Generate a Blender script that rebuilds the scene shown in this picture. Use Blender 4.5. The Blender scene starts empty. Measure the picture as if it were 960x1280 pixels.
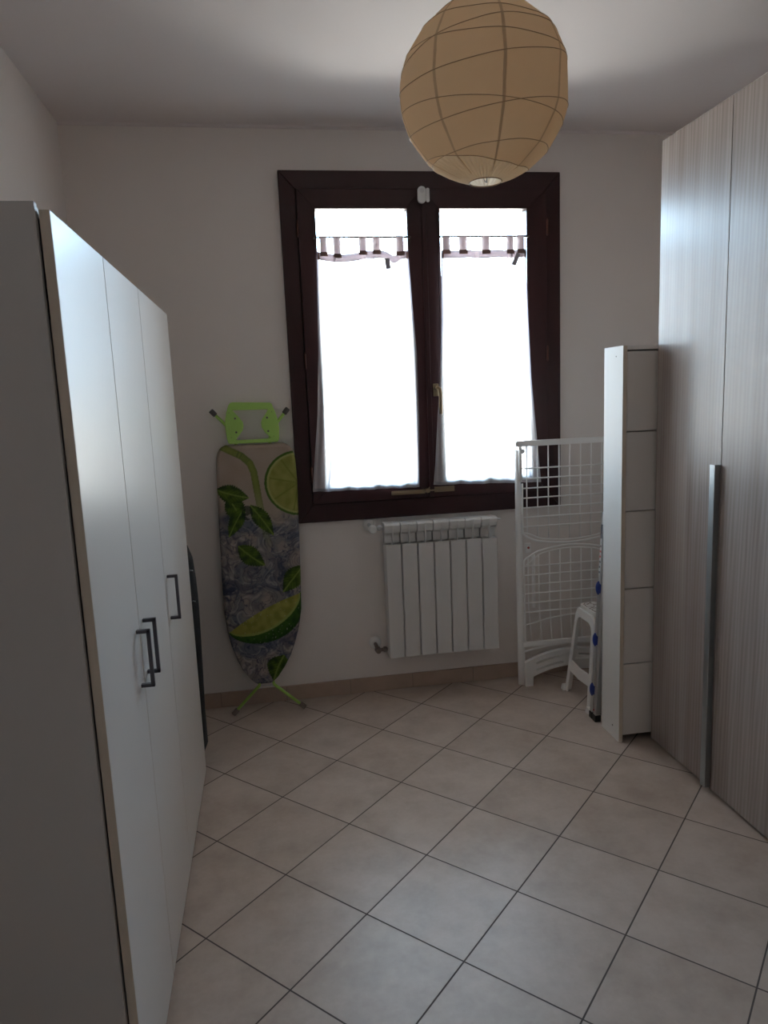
import bpy, math, random
from mathutils import Vector, Matrix
from mathutils.geometry import tessellate_polygon
from mathutils import noise as mnoise

sc = bpy.context.scene
COL = sc.collection
PI = math.pi
random.seed(7)

# ------------------------------------------------------------------ camera
F_PX, PITCH, YAW, ROLL, CAM_H = 895.727, 0.159869, 0.157207, 0.041679, 1.5382
cy, sy = math.cos(YAW), math.sin(YAW)
fw = Vector((sy*math.cos(PITCH), cy*math.cos(PITCH), -math.sin(PITCH)))
rt = Vector((cy, -sy, 0)); dn = fw.cross(rt)
ca = rt*math.cos(ROLL)+dn*math.sin(ROLL)
cb = -rt*math.sin(ROLL)+dn*math.cos(ROLL)
cam = bpy.data.objects.new('camera', bpy.data.cameras.new('camera'))
COL.objects.link(cam)
R3 = Matrix((ca, -cb, -fw)).transposed()
cam.matrix_world = Matrix.Translation((0, 0, CAM_H)) @ R3.to_4x4()
cam.data.sensor_fit = 'VERTICAL'
cam.data.sensor_height = 24
cam.data.lens = F_PX/1280*24
cam.data.clip_start = 0.02
sc.camera = cam

# ------------------------------------------------------------------ materials
def srgb(r, g, b):
    f = lambda c: (c/255/12.92) if c/255 <= .04045 else ((c/255+.055)/1.055)**2.4
    return (f(r), f(g), f(b), 1)

def new_mat(name):
    m = bpy.data.materials.new(name); m.use_nodes = True
    nt = m.node_tree
    return m, nt, nt.nodes['Principled BSDF'], nt.nodes['Material Output']

def P(name, col, rough=.5, metal=0., spec=.5, var=0., scale=6., bump=0., bscale=60., trans=0.):
    """principled with a little procedural mottle and bump"""
    m, nt, b, o = new_mat(name)
    b.inputs['Roughness'].default_value = rough
    b.inputs['Metallic'].default_value = metal
    b.inputs['Specular IOR Level'].default_value = spec
    tc = nt.nodes.new('ShaderNodeTexCoord')
    n = nt.nodes.new('ShaderNodeTexNoise'); n.inputs['Scale'].default_value = scale
    n.inputs['Detail'].default_value = 4
    nt.links.new(tc.outputs['Object'], n.inputs['Vector'])
    mix = nt.nodes.new('ShaderNodeMixRGB')
    v = var
    mix.inputs[1].default_value = tuple(c*(1-v) for c in col[:3])+(1,)
    mix.inputs[2].default_value = tuple(min(1, c*(1+v)) for c in col[:3])+(1,)
    nt.links.new(n.outputs['Fac'], mix.inputs[0])
    nt.links.new(mix.outputs[0], b.inputs['Base Color'])
    if bump:
        n2 = nt.nodes.new('ShaderNodeTexNoise'); n2.inputs['Scale'].default_value = bscale
        nt.links.new(tc.outputs['Object'], n2.inputs['Vector'])
        bp = nt.nodes.new('ShaderNodeBump'); bp.inputs['Strength'].default_value = bump
        bp.inputs['Distance'].default_value = .002
        nt.links.new(n2.outputs['Fac'], bp.inputs['Height'])
        nt.links.new(bp.outputs[0], b.inputs['Normal'])
    return m

def math_node(nt, op, a, b=None, c=None):
    n = nt.nodes.new('ShaderNodeMath'); n.operation = op
    for i, v in enumerate((a, b, c)):
        if v is None: continue
        if isinstance(v, (int, float)): n.inputs[i].default_value = v
        else: nt.links.new(v, n.inputs[i])
    return n.outputs[0]

M = {}
M['wall'] = P('wall_paint', (.80, .75, .715, 1), .85, spec=.2, var=.05, scale=1.7, bump=.15, bscale=220)
M['ceiling'] = P('ceiling_paint', (.71, .655, .64, 1), .9, spec=.1, var=.015, scale=2)
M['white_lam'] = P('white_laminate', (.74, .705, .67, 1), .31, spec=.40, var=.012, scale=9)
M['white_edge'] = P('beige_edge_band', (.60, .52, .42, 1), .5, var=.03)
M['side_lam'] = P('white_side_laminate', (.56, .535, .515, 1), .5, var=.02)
M['cab_white'] = P('white_cabinet_laminate', (.70, .69, .67, 1), .52, spec=.4, var=.012)
M['cab_flap'] = P('matt_white_flap', (.74, .70, .66, 1), .5, var=.015)
M['handle'] = P('brushed_nickel', (.10, .09, .10, 1), .45, metal=.6)
M['alu'] = P('aluminium', (.62, .62, .62, 1), .38, metal=.9, var=.03)
M['alu_prof'] = P('satin_aluminium_profile', (.36, .38, .39, 1), .35, metal=.85)
M['brass'] = P('dull_brass', (.27, .20, .12, 1), .38, metal=.8)
M['rad'] = P('radiator_enamel', (.70, .685, .665, 1), .3, spec=.5)
M['plastic'] = P('white_plastic', (.82, .81, .79, 1), .4, spec=.5)
M['rackwhite'] = P('white_coated_wire', (.92, .91, .89, 1), .3)
M['green'] = P('lime_green_paint', (.36, .60, .12, 1), .38)
M['dgrey'] = P('dark_grey_rubber', (.08, .075, .07, 1), .6)
M['browncap'] = P('grey_brown_cap', (.16, .12, .10, 1), .55)
M['blue'] = P('blue_plastic', (.015, .035, .22, 1), .4)
M['black'] = P('black_fabric', (.008, .008, .009, 1), .8, bump=.5, bscale=150)
M['blackpl'] = P('black_plastic', (.012, .012, .012, 1), .5)
M['tag'] = P('grey_woven_tag', (.33, .31, .34, 1), .8)
M['sticker'] = P('sticker_paper', (.55, .55, .56, 1), .45)
M['red'] = P('red_print', (.40, .05, .05, 1), .5)
M['greyprint'] = P('grey_print', (.10, .10, .12, 1), .5)
M['bulb'] = P('opal_bulb', (.8, .8, .78, 1), .3)
M['plaster_out'] = P('outer_plaster', (.8, .78, .74, 1), .9)

# dark mahogany window paint
def wood_frame():
    m, nt, b, o = new_mat('mahogany_stained_wood')
    tc = nt.nodes.new('ShaderNodeTexCoord')
    mp = nt.nodes.new('ShaderNodeMapping'); mp.inputs['Scale'].default_value = (30, 30, 2)
    nt.links.new(tc.outputs['Object'], mp.inputs[0])
    n = nt.nodes.new('ShaderNodeTexNoise'); n.inputs['Scale'].default_value = 2; n.inputs['Detail'].default_value = 5
    nt.links.new(mp.outputs[0], n.inputs['Vector'])
    r = nt.nodes.new('ShaderNodeMixRGB')
    r.inputs[1].default_value = (.020, .0046, .0046, 1); r.inputs[2].default_value = (.036, .0082, .0078, 1)
    nt.links.new(n.outputs['Fac'], r.inputs[0]); nt.links.new(r.outputs[0], b.inputs['Base Color'])
    b.inputs['Roughness'].default_value = .42
    b.inputs['Specular IOR Level'].default_value = .35
    return m
M['mahog'] = wood_frame()

def wood_grey(off=0.):
    m, nt, b, o = new_mat('grey_ash_laminate')
    tc = nt.nodes.new('ShaderNodeTexCoord')
    def noise(sx, sy_, sz, scale, det=6, dist=0.):
        mp = nt.nodes.new('ShaderNodeMapping'); mp.inputs['Scale'].default_value = (sx, sy_, sz)
        mp.inputs['Location'].default_value = (off, off*3.1, off*1.7)
        nt.links.new(tc.outputs['Object'], mp.inputs[0])
        n = nt.nodes.new('ShaderNodeTexNoise'); n.inputs['Scale'].default_value = scale
        n.inputs['Detail'].default_value = det; n.inputs['Distortion'].default_value = dist
        nt.links.new(mp.outputs[0], n.inputs['Vector']); return n.outputs['Fac']
    broad = noise(1, 9, .35, 1.6, 3, .3)
    fine = noise(1, 42, .8, 3.2, 6, .15)
    # cathedral figure
    mp = nt.nodes.new('ShaderNodeMapping'); mp.inputs['Scale'].default_value = (1, 7, .55)
    mp.inputs['Location'].default_value = (off, off*2, off)
    nt.links.new(tc.outputs['Object'], mp.inputs[0])
    w = nt.nodes.new('ShaderNodeTexWave'); w.wave_type = 'RINGS'; w.rings_direction = 'X'
    w.inputs['Scale'].default_value = 2.6; w.inputs['Distortion'].default_value = 6; w.inputs['Detail'].default_value = 3
    w.inputs['Detail Scale'].default_value = 1.1
    nt.links.new(mp.outputs[0], w.inputs['Vector'])
    a = math_node(nt, 'MULTIPLY', broad, .62)
    c = math_node(nt, 'MULTIPLY_ADD', fine, .20, a)
    d = math_node(nt, 'MULTIPLY_ADD', w.outputs['Fac'], .12, c)
    ramp = nt.nodes.new('ShaderNodeValToRGB')
    e = ramp.color_ramp.elements
    e[0].position = .30; e[0].color = (.205, .16, .142, 1)
    e[1].position = .64; e[1].color = (.37, .32, .297, 1)
    nt.links.new(d, ramp.inputs[0]); nt.links.new(ramp.outputs[0], b.inputs['Base Color'])
    b.inputs['Roughness'].default_value = .33
    b.inputs['Specular IOR Level'].default_value = .34
    bp = nt.nodes.new('ShaderNodeBump'); bp.inputs['Strength'].default_value = .18; bp.inputs['Distance'].default_value = .0006
    nt.links.new(fine, bp.inputs['Height']); nt.links.new(bp.outputs[0], b.inputs['Normal'])
    return m
M['ash'] = wood_grey(0.)
M['ash2'] = wood_grey(3.7)

TS, TPH, TOX, TOY = .335, .789842, .202815, 1.932863
def floor_mat():
    m, nt, b, o = new_mat('beige_ceramic_floor_tile')
    tc = nt.nodes.new('ShaderNodeTexCoord')
    sep = nt.nodes.new('ShaderNodeSeparateXYZ'); nt.links.new(tc.outputs['Object'], sep.inputs[0])
    x = math_node(nt, 'SUBTRACT', sep.outputs[0], TOX); y = math_node(nt, 'SUBTRACT', sep.outputs[1], TOY)
    c, s = math.cos(TPH)/TS, math.sin(TPH)/TS
    u = math_node(nt, 'ADD', math_node(nt, 'MULTIPLY', x, c), math_node(nt, 'MULTIPLY', y, -s))
    v = math_node(nt, 'ADD', math_node(nt, 'MULTIPLY', x, s), math_node(nt, 'MULTIPLY', y, c))
    def edge(t):
        f = math_node(nt, 'FRACT', t)
        return math_node(nt, 'MINIMUM', f, math_node(nt, 'SUBTRACT', 1., f))
    d = math_node(nt, 'MINIMUM', edge(u), edge(v))
    mr = nt.nodes.new('ShaderNodeMapRange'); mr.inputs['From Min'].default_value = .0052; mr.inputs['From Max'].default_value = .0082
    nt.links.new(d, mr.inputs['Value']); tile = mr.outputs[0]      # 0 grout 1 tile
    cb_ = nt.nodes.new('ShaderNodeCombineXYZ')
    nt.links.new(math_node(nt, 'FLOOR', u), cb_.inputs[0]); nt.links.new(math_node(nt, 'FLOOR', v), cb_.inputs[1])
    wn = nt.nodes.new('ShaderNodeTexWhiteNoise'); wn.noise_dimensions = '3D'; nt.links.new(cb_.outputs[0], wn.inputs['Vector'])
    # cloudy mottle shifted per tile
    vm = nt.nodes.new('ShaderNodeVectorMath'); vm.operation = 'MULTIPLY_ADD'
    nt.links.new(wn.outputs['Color'], vm.inputs[0]); vm.inputs[1].default_value = (9, 9, 9); nt.links.new(tc.outputs['Object'], vm.inputs[2])
    n = nt.nodes.new('ShaderNodeTexNoise'); n.inputs['Scale'].default_value = 5.5; n.inputs['Detail'].default_value = 7; n.inputs['Roughness'].default_value = .62
    nt.links.new(vm.outputs[0], n.inputs['Vector'])
    n2 = nt.nodes.new('ShaderNodeTexNoise'); n2.inputs['Scale'].default_value = 60; n2.inputs['Detail'].default_value = 3
    nt.links.new(tc.outputs['Object'], n2.inputs['Vector'])
    ramp = nt.nodes.new('ShaderNodeValToRGB'); e = ramp.color_ramp.elements
    e[0].position = .3; e[0].color = (.36, .285, .235, 1)
    e[1].position = .7; e[1].color = (.51, .425, .365, 1)
    t = math_node(nt, 'MULTIPLY_ADD', wn.outputs['Value'], .12, math_node(nt, 'SUBTRACT', n.outputs['Fac'], .06))
    t = math_node(nt, 'MULTIPLY_ADD', n2.outputs['Fac'], .12, math_node(nt, 'SUBTRACT', t, .06))
    nt.links.new(t, ramp.inputs[0])
    mx = nt.nodes.new('ShaderNodeMixRGB'); mx.inputs[1].default_value = (.085, .068, .06, 1)
    nt.links.new(tile, mx.inputs[0]); nt.links.new(ramp.outputs[0], mx.inputs[2])
    nt.links.new(mx.outputs[0], b.inputs['Base Color'])
    ro = math_node(nt, 'MULTIPLY_ADD', tile, -.46, .80)
    ro = math_node(nt, 'MULTIPLY_ADD', n.outputs['Fac'], .10, ro)
    nt.links.new(ro, b.inputs['Roughness'])
    bp = nt.nodes.new('ShaderNodeBump'); bp.inputs['Distance'].default_value = .0015; bp.inputs['Strength'].default_value = .5
    hh = math_node(nt, 'MULTIPLY_ADD', n.outputs['Fac'], .08, tile)
    nt.links.new(hh, bp.inputs['Height']); nt.links.new(bp.outputs[0], b.inputs['Normal'])
    return m
M['floor'] = floor_mat()
M['basetile'] = P('beige_skirting_tile', (.40, .295, .23, 1), .42, var=.22, scale=7)
M['grout'] = P('grout', (.12, .10, .09, 1), .8)

def sheer():
    m, nt, b, o = new_mat('sheer_linen_voile')
    nt.nodes.remove(b)
    tc = nt.nodes.new('ShaderNodeTexCoord')
    def weave(direction):
        w = nt.nodes.new('ShaderNodeTexNoise')
        mp = nt.nodes.new('ShaderNodeMapping'); mp.inputs['Scale'].default_value = (500, 1, 40) if direction == 'X' else (40, 1, 500)
        nt.links.new(tc.outputs['Object'], mp.inputs[0]); nt.links.new(mp.outputs[0], w.inputs['Vector']); w.inputs['Scale'].default_value = 1
        return w.outputs['Fac']
    wv = math_node(nt, 'MULTIPLY', math_node(nt, 'ADD', weave('X'), weave('Z')), .5)
    att = nt.nodes.new('ShaderNodeAttribute'); att.attribute_name = 'dense'
    tr = nt.nodes.new('ShaderNodeBsdfTransparent')
    df = nt.nodes.new('ShaderNodeBsdfDiffuse'); df.inputs[0].default_value = (.90, .85, .86, 1)
    tl = nt.nodes.new('ShaderNodeBsdfTranslucent'); tl.inputs[0].default_value = (.93, .88, .86, 1)
    tmx = nt.nodes.new('ShaderNodeMixRGB'); nt.links.new(att.outputs['Fac'], tmx.inputs[0])
    tmx.inputs[1].default_value = (.97, .86, .79, 1); tmx.inputs[2].default_value = (.15, .135, .155, 1); nt.links.new(tmx.outputs[0], tl.inputs[0])
    m1 = nt.nodes.new('ShaderNodeMixShader'); m1.inputs[0].default_value = .68
    nt.links.new(df.outputs[0], m1.inputs[1]); nt.links.new(tl.outputs[0], m1.inputs[2])
    m2 = nt.nodes.new('ShaderNodeMixShader')
    fac = math_node(nt, 'MULTIPLY_ADD', wv, .40, math_node(nt, 'MULTIPLY_ADD', att.outputs['Fac'], .40, .58))
    fac = math_node(nt, 'MINIMUM', fac, 1.0)
    nt.links.new(fac, m2.inputs[0]); nt.links.new(tr.outputs[0], m2.inputs[1]); nt.links.new(m1.outputs[0], m2.inputs[2])
    nt.links.new(m2.outputs[0], o.inputs[0])
    return m
M['sheer'] = sheer()

def translucent(name, col, tcol, f, tc_seam=False, rough=.8):
    m, nt, b, o = new_mat(name); nt.nodes.remove(b)
    tc = nt.nodes.new('ShaderNodeTexCoord')
    n = nt.nodes.new('ShaderNodeTexNoise'); n.inputs['Scale'].default_value = 35; n.inputs['Detail'].default_value = 5
    nt.links.new(tc.outputs['Object'], n.inputs['Vector'])
    mx = nt.nodes.new('ShaderNodeMixRGB'); mx.inputs[1].default_value = tuple(c*.93 for c in col)+(1,); mx.inputs[2].default_value = tuple(col)+(1,)
    nt.links.new(n.outputs['Fac'], mx.inputs[0])
    df = nt.nodes.new('ShaderNodeBsdfDiffuse'); nt.links.new(mx.outputs[0], df.inputs[0])
    tl = nt.nodes.new('ShaderNodeBsdfTranslucent'); tl.inputs[0].default_value = tuple(tcol)+(1,)
    ms = nt.nodes.new('ShaderNodeMixShader'); ms.inputs[0].default_value = f
    nt.links.new(df.outputs[0], ms.inputs[1]); nt.links.new(tl.outputs[0], ms.inputs[2]); nt.links.new(ms.outputs[0], o.inputs[0])
    bp = nt.nodes.new('ShaderNodeBump'); bp.inputs['Strength'].default_value = .25; bp.inputs['Distance'].default_value = .002
    nt.links.new(n.outputs['Fac'], bp.inputs['Height']); nt.links.new(bp.outputs[0], df.inputs['Normal'])
    return m
M['paper'] = translucent('tan_rice_paper', (.90, .74, .54), (.88, .69, .47), .42)
M['paper_light'] = translucent('pleated_rice_paper', (.93, .85, .73), (.95, .86, .72), .62)
M['seam'] = translucent('double_rice_paper', (.74, .58, .40), (.55, .42, .28), .35)
M['rib'] = P('bamboo_rib', (.42, .29, .18, 1), .6)
M['tabcheck'] = translucent('checked_linen_tab', (.78, .70, .70), (.74, .68, .68), .6)
M['header'] = translucent('doubled_linen_header', (.62, .56, .58), (.58, .52, .54), .5)
M['tabbrown'] = translucent('brown_linen_band', (.36, .24, .21), (.34, .22, .19), .5)

def glass():
    m, nt, b, o = new_mat('window_glass'); nt.nodes.remove(b)
    tr = nt.nodes.new('ShaderNodeBsdfTransparent'); tr.inputs[0].default_value = (.93, .96, .95, 1)
    gl = nt.nodes.new('ShaderNodeBsdfGlossy'); gl.inputs['Roughness'].default_value = .02
    fr = nt.nodes.new('ShaderNodeFresnel'); fr.inputs[0].default_value = 1.45
    ms = nt.nodes.new('ShaderNodeMixShader'); nt.links.new(fr.outputs[0], ms.inputs[0])
    nt.links.new(tr.outputs[0], ms.inputs[1]); nt.links.new(gl.outputs[0], ms.inputs[2]); nt.links.new(ms.outputs[0], o.inputs[0])
    return m
M['glass'] = glass()

# ------------------------------------------------------------------ mesh builder
class MB:
    def __init__(s): s.v = []; s.f = []; s.attr = []
    def add(s, vs, fs):
        k = len(s.v); s.v += [tuple(p) for p in vs]; s.f += [tuple(i+k for i in f) for f in fs]; return s
    def box(s, x0, x1, y0, y1, z0, z1):
        vs = [(x, y, z) for x in (x0, x1) for y in (y0, y1) for z in (z0, z1)]
        return s.add(vs, [(0, 1, 3, 2), (4, 6, 7, 5), (0, 4, 5, 1), (2, 3, 7, 6), (0, 2, 6, 4), (1, 5, 7, 3)])
    def hexa(s, b, t):          # 4 bottom points, 4 top points (ccw)
        return s.add(list(b)+list(t), [(3, 2, 1, 0), (4, 5, 6, 7), (0, 1, 5, 4), (1, 2, 6, 5), (2, 3, 7, 6), (3, 0, 4, 7)])
    def tube(s, pts, r, n=8, closed=False, r2=None, flat=None):
        pts = [Vector(p) for p in pts]; N = len(pts); rings = []
        up0 = None
        for i, p in enumerate(pts):
            a = pts[i-1] if (i > 0 or closed) else p; b = pts[(i+1) % N] if (i < N-1 or closed) else p
            t = (b-a).normalized()
            if up0 is None:
                up0 = Vector((0, 0, 1)) if abs(t.z) < .9 else Vector((0, 1, 0))
            u = (up0-t*up0.dot(t)).normalized(); w = t.cross(u); up0 = u
            rr = r if r2 is None else r+(r2-r)*i/max(1, N-1)
            ra, rb = (rr, rr) if flat is None else (rr, rr*flat)
            rings.append([p+u*math.cos(2*PI*k/n)*ra+w*math.sin(2*PI*k/n)*rb for k in range(n)])
        vs = [q for R_ in rings for q in R_]; fs = []
        for i in range(N if closed else N-1):
            j = (i+1) % N
            for k in range(n): fs.append((i*n+k, i*n+(k+1) % n, j*n+(k+1) % n, j*n+k))
        if not closed: fs += [tuple(range(n))[::-1], tuple((N-1)*n+k for k in range(n))]
        return s.add(vs, fs)
    def cyl(s, a, b, r, n=16, r2=None): return s.tube([a, b], r, n, r2=r2)
    def prism(s, outer, holes, fn):       # 2-D polygon with holes; fn(u, v, side) -> point, side 0/1
        loops = [outer]+list(holes); flat = [p for L in loops for p in L]
        tris = tessellate_polygon([[Vector((p[0], p[1], 0)) for p in L] for L in loops])
        n = len(flat)
        vs = [fn(p[0], p[1], 0) for p in flat]+[fn(p[0], p[1], 1) for p in flat]
        fs = [tuple(t) for t in tris]+[tuple(i+n for i in t)[::-1] for t in tris]
        k = 0
        for L in loops:
            m_ = len(L)
            for i in range(m_):
                a, b = k+i, k+(i+1) % m_; fs.append((a, b, b+n, a+n))
            k += m_
        return s.add(vs, fs)
    def uvsphere(s, c, rx, ry, rz, nu=20, nv=12):
        vs = []; fs = []
        for j in range(nv+1):
            ph = PI*j/nv-PI/2
            for i in range(nu):
                th = 2*PI*i/nu
                vs.append((c[0]+rx*math.cos(ph)*math.cos(th), c[1]+ry*math.cos(ph)*math.sin(th), c[2]+rz*math.sin(ph)))
        for j in range(nv):
            for i in range(nu):
                fs.append((j*nu+i, j*nu+(i+1) % nu, (j+1)*nu+(i+1) % nu, (j+1)*nu+i))
        return s.add(vs, fs)
    def build(s, name, mat, parent=None, bevel=0., smooth=False, seg=2, fix=True):
        me = bpy.data.meshes.new(name)
        off = Vector((0, 0, 0)); p = parent
        while p is not None: off += p.location; p = p.parent
        me.from_pydata([tuple(Vector(v)-off) for v in s.v], [], s.f)
        me.validate()
        if fix:
            import bmesh
            bm = bmesh.new(); bm.from_mesh(me); bmesh.ops.recalc_face_normals(bm, faces=bm.faces); bm.to_mesh(me); bm.free()
        o = bpy.data.objects.new(name, me); COL.objects.link(o)
        if isinstance(mat, str): mat = M[mat]
        me.materials.append(mat)
        if parent is not None: o.parent = parent
        if smooth: me.polygons.foreach_set('use_smooth', [True]*len(me.polygons))
        if bevel:
            b = o.modifiers.new('bevel', 'BEVEL'); b.width = bevel; b.segments = seg; b.limit_method = 'ANGLE'; b.angle_limit = math.radians(40)
            b.harden_normals = False
        return o

def tag(o, label=None, cat=None, group=None, kind=None):
    if label: o['label'] = label
    if cat: o['category'] = cat
    if group: o['group'] = group
    if kind: o['kind'] = kind
    return o
def thing(name, loc, label, cat, group=None):
    o = bpy.data.objects.new(name, None); COL.objects.link(o); o.location = loc; o.empty_display_size = .05
    return tag(o, label, cat, group)
def copy_part(o, parent, delta, name=None):
    c = o.copy(); COL.objects.link(c); c.parent = parent; c.location = o.location+Vector(delta)
    return c

# ------------------------------------------------------------------ room shell
WY = 3.575; XL, XR = -.82, 2.13; YF = -1.25; ZC = 2.79
WX0, WX1, WZ0, WZ1 = .20, 1.442, 1.005, 2.515
EY = 3.875
m = MB(); m.box(XL-.2, XR+.2, YF-.2, EY, -.1, 0); o = m.build('floor', 'floor'); tag(o, kind='structure')
m = MB(); m.box(XL-.2, XR+.2, YF-.2, EY, ZC, ZC+.1); tag(m.build('ceiling', 'ceiling'), kind='structure')
m = MB()
m.box(XL-.2, WX0, WY, EY, 0, ZC); m.box(WX1, XR+.2, WY, EY, 0, ZC)
m.box(WX0, WX1, WY, EY, 0, WZ0); m.box(WX0, WX1, WY, EY, WZ1, ZC)
tag(m.build('wall_back', 'wall'), kind='structure')
m = MB(); m.box(XL-.2, XL, YF, WY, 0, ZC); tag(m.build('wall_left', 'wall'), kind='structure')
m = MB(); m.box(XR, XR+.2, YF, WY, 0, ZC); tag(m.build('wall_right', 'wall'), kind='structure')
# wall behind the camera, closed, without a doorway
m = MB(); m.box(XL-.2, XR+.2, YF-.2, YF, 0, ZC); tag(m.build('wall_front', 'wall'), kind='structure')

def baseboard(name, x0, x1, y0, y1, along):
    m = MB(); g = MB(); step = .333
    a, b = (x0, x1) if along == 'x' else (y0, y1)
    t = a+.02; first = True
    cur = a
    k = a+.17
    while cur < b-1e-4:
        nxt = min(k, b)
        if along == 'x': m.box(cur+.001, nxt-.001, y0, y1, 0, .078)
        else: m.box(x0, x1, cur+.001, nxt-.001, 0, .078)
        cur = nxt; k += step
    if along == 'x': g.box(x0, x1, y0+.003, y1, 0, .076)
    else: g.box(x0+.003 if along == 'y+' else x0, x1, y0, y1, 0, .076)
    o = m.build(name, 'basetile', bevel=.0012); tag(o, kind='structure')
    gg = g.build('grout', 'grout', o)
baseboard('baseboard_back', XL, XR, WY-.012, WY, 'x')
baseboard('baseboard_left', XL, XL+.012, YF, WY-.012, 'y')
baseboard('baseboard_right', XR-.012, XR, YF, WY-.012, 'y')

# thin filler bead along the ceiling joint
m = MB(); m.hexa([(XL, WY-.007, ZC-.009), (XR, WY-.007, ZC-.009), (XR, WY, ZC-.012), (XL, WY, ZC-.012)], [(XL, WY-.010, ZC), (XR, WY-.010, ZC), (XR, WY, ZC), (XL, WY, ZC)])
tag(m.build('trim_1', 'ceiling'), kind='structure')

# ------------------------------------------------------------------ window
win = bpy.data.objects.new('window_1', None); COL.objects.link(win); win.location = ((WX0+WX1)/2, WY, WZ0); win['kind'] = 'structure'
m = MB()   # interior casing boards, mitred corners
def ringframe(m, x0, x1, z0, z1, w, y0, y1, wb=None, wt=None, wl=None, wr=None):
    wb = w if wb is None else wb; wt = w if wt is None else wt; wl = w if wl is None else wl; wr = w if wr is None else wr
    O = [(x0, z0), (x1, z0), (x1, z1), (x0, z1)]; I = [(x0+wl, z0+wb), (x1-wr, z0+wb), (x1-wr, z1-wt), (x0+wl, z1-wt)]
    for k in range(4):
        j = (k+1) % 4
        m.hexa([(O[k][0], y1, O[k][1]), (O[j][0], y1, O[j][1]), (I[j][0], y1, I[j][1]), (I[k][0], y1, I[k][1])],
               [(O[k][0], y0, O[k][1]), (O[j][0], y0, O[j][1]), (I[j][0], y0, I[j][1]), (I[k][0], y0, I[k][1])])
ringframe(m, .130, 1.510, .928, 2.592, .076, 3.550, 3.5745, wb=.092, wt=.084)
m.build('casing', 'mahog', win, bevel=.003)
m = MB(); ringframe(m, WX0+.001, WX1-.001, WZ0+.001, WZ1-.001, .03, 3.565, 3.635); m.build('window_frame', 'mahog', win, bevel=.002)
def sash(x0, x1, wl, wr):
    z0, z1 = 1.022, 2.507
    m = MB(); ringframe(m, x0, x1, z0, z1, .08, 3.538, 3.600, wb=.088, wt=.090, wl=wl, wr=wr)
    s = m.build('sash', 'mahog', win, bevel=.002)
    b = MB(); ringframe(b, x0+wl-.012, x1-wr+.012, z0+.076, z1-.078, .012, 3.533, 3.545); b.build('glazing_bead', 'mahog', s, bevel=.0012)
    g = MB(); g.box(x0+wl-.005, x1-wr+.005, 3.575, 3.579, z0+.083, z1-.085); g.build('pane', 'glass', s)
    return s
sL = sash(.2095, .806, .084, .077)
sR = sash(.809, 1.4335, .082, .105)
# astragal lapping the meeting stiles
m = MB(); m.box(.801, .824, 3.528, 3.5379, 1.024, 2.505); m.build('astragal', 'mahog', win, bevel=.003)
# hinges
for s_, x in ((sL, .2075), (sR, 1.4355)):
    for z in (1.17, 1.72, 2.33):
        m = MB(); m.cyl((x, 3.534, z-.035), (x, 3.534, z+.035), .0055, 12); m.cyl((x, 3.534, z-.04), (x, 3.534, z+.04), .003, 8)
        m.build('hinge', P('dark_hinge', (.10, .04, .03, 1), .4, metal=.5) if 'hinge' not in M else M['hinge'], s_, smooth=True)
# espagnolette handle
m = MB(); m.box(.833, .862, 3.529, 3.538, 1.528, 1.590); hp = m.build('window_handle', 'brass', win, bevel=.005, seg=3)
m = MB(); m.cyl((.848, 3.529, 1.567), (.848, 3.500, 1.567), .009, 14); m.build('spindle', 'brass', hp, smooth=False)
m = MB(); m.tube([(.838, 3.497, 1.570), (.850, 3.495, 1.570), (.858, 3.493, 1.562), (.860, 3.492, 1.54), (.860, 3.492, 1.44)], .0085, 12, flat=.8)
m.build('lever', 'brass', hp, smooth=True)
# surface bolt across the bottom rails
m = MB(); m.box(.603, .777, 3.531, 3.538, 1.043, 1.064); m.box(.603, .69, 3.527, 3.531, 1.046, 1.057)
m.cyl((.786, 3.538, 1.058), (.786, 3.514, 1.058), .012, 16)
bp_ = m.build('window_bolt', 'brass', win, bevel=.0015)
m = MB(); m.box(.795, .93, 3.531, 3.538, 1.046, 1.074); m.box(.77, .85, 3.521, 3.530, 1.054, 1.062); m.build('bolt_keeper', 'brass', win, bevel=.0015)
# outer marble sill
m = MB(); m.box(WX0-.0, WX1+.0, 3.64, EY+.04, WZ0-.02, WZ0+.012); o = m.build('window_sill', 'plaster_out', win)

m = MB(); m.box(WX0+.002, WX1-.002, 3.80, 3.86, 2.476, 2.514); m.build('shutter_slat', 'plaster_out', win, bevel=.004)
# alarm contact
cs = thing('contact_sensor', (.812, 3.53, 2.47), 'small white two-piece alarm contact stuck at the top of the window sashes', 'sensor')
def rounded(x0, x1, z0, z1, r, n=6):
    pts = []
    for cx_, cz_, a0 in ((x1-r, z1-r, 0), (x0+r, z1-r, 90), (x0+r, z0+r, 180), (x1-r, z0+r, 270)):
        for k in range(n+1):
            a = math.radians(a0+90*k/n); pts.append((cx_+r*math.cos(a), cz_+r*math.sin(a)))
    return pts
m = MB(); m.prism(rounded(.783, .822, 2.438, 2.514, .018), [], lambda u, v, s: (u, 3.514 if s else 3.528, v)); m.build('sensor_body', 'plastic', cs, bevel=.002)
m = MB(); m.cyl((.803, 3.5139, 2.494), (.803, 3.5125, 2.494), .011, 20); m.build('test_button', 'rad', cs, bevel=.0006)
m = MB(); m.prism(rounded(.8255, .841, 2.445, 2.508, .006), [], lambda u, v, s: (u, 3.521 if s else 3.528, v)); m.build('magnet', 'plastic', cs, bevel=.0015)

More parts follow.
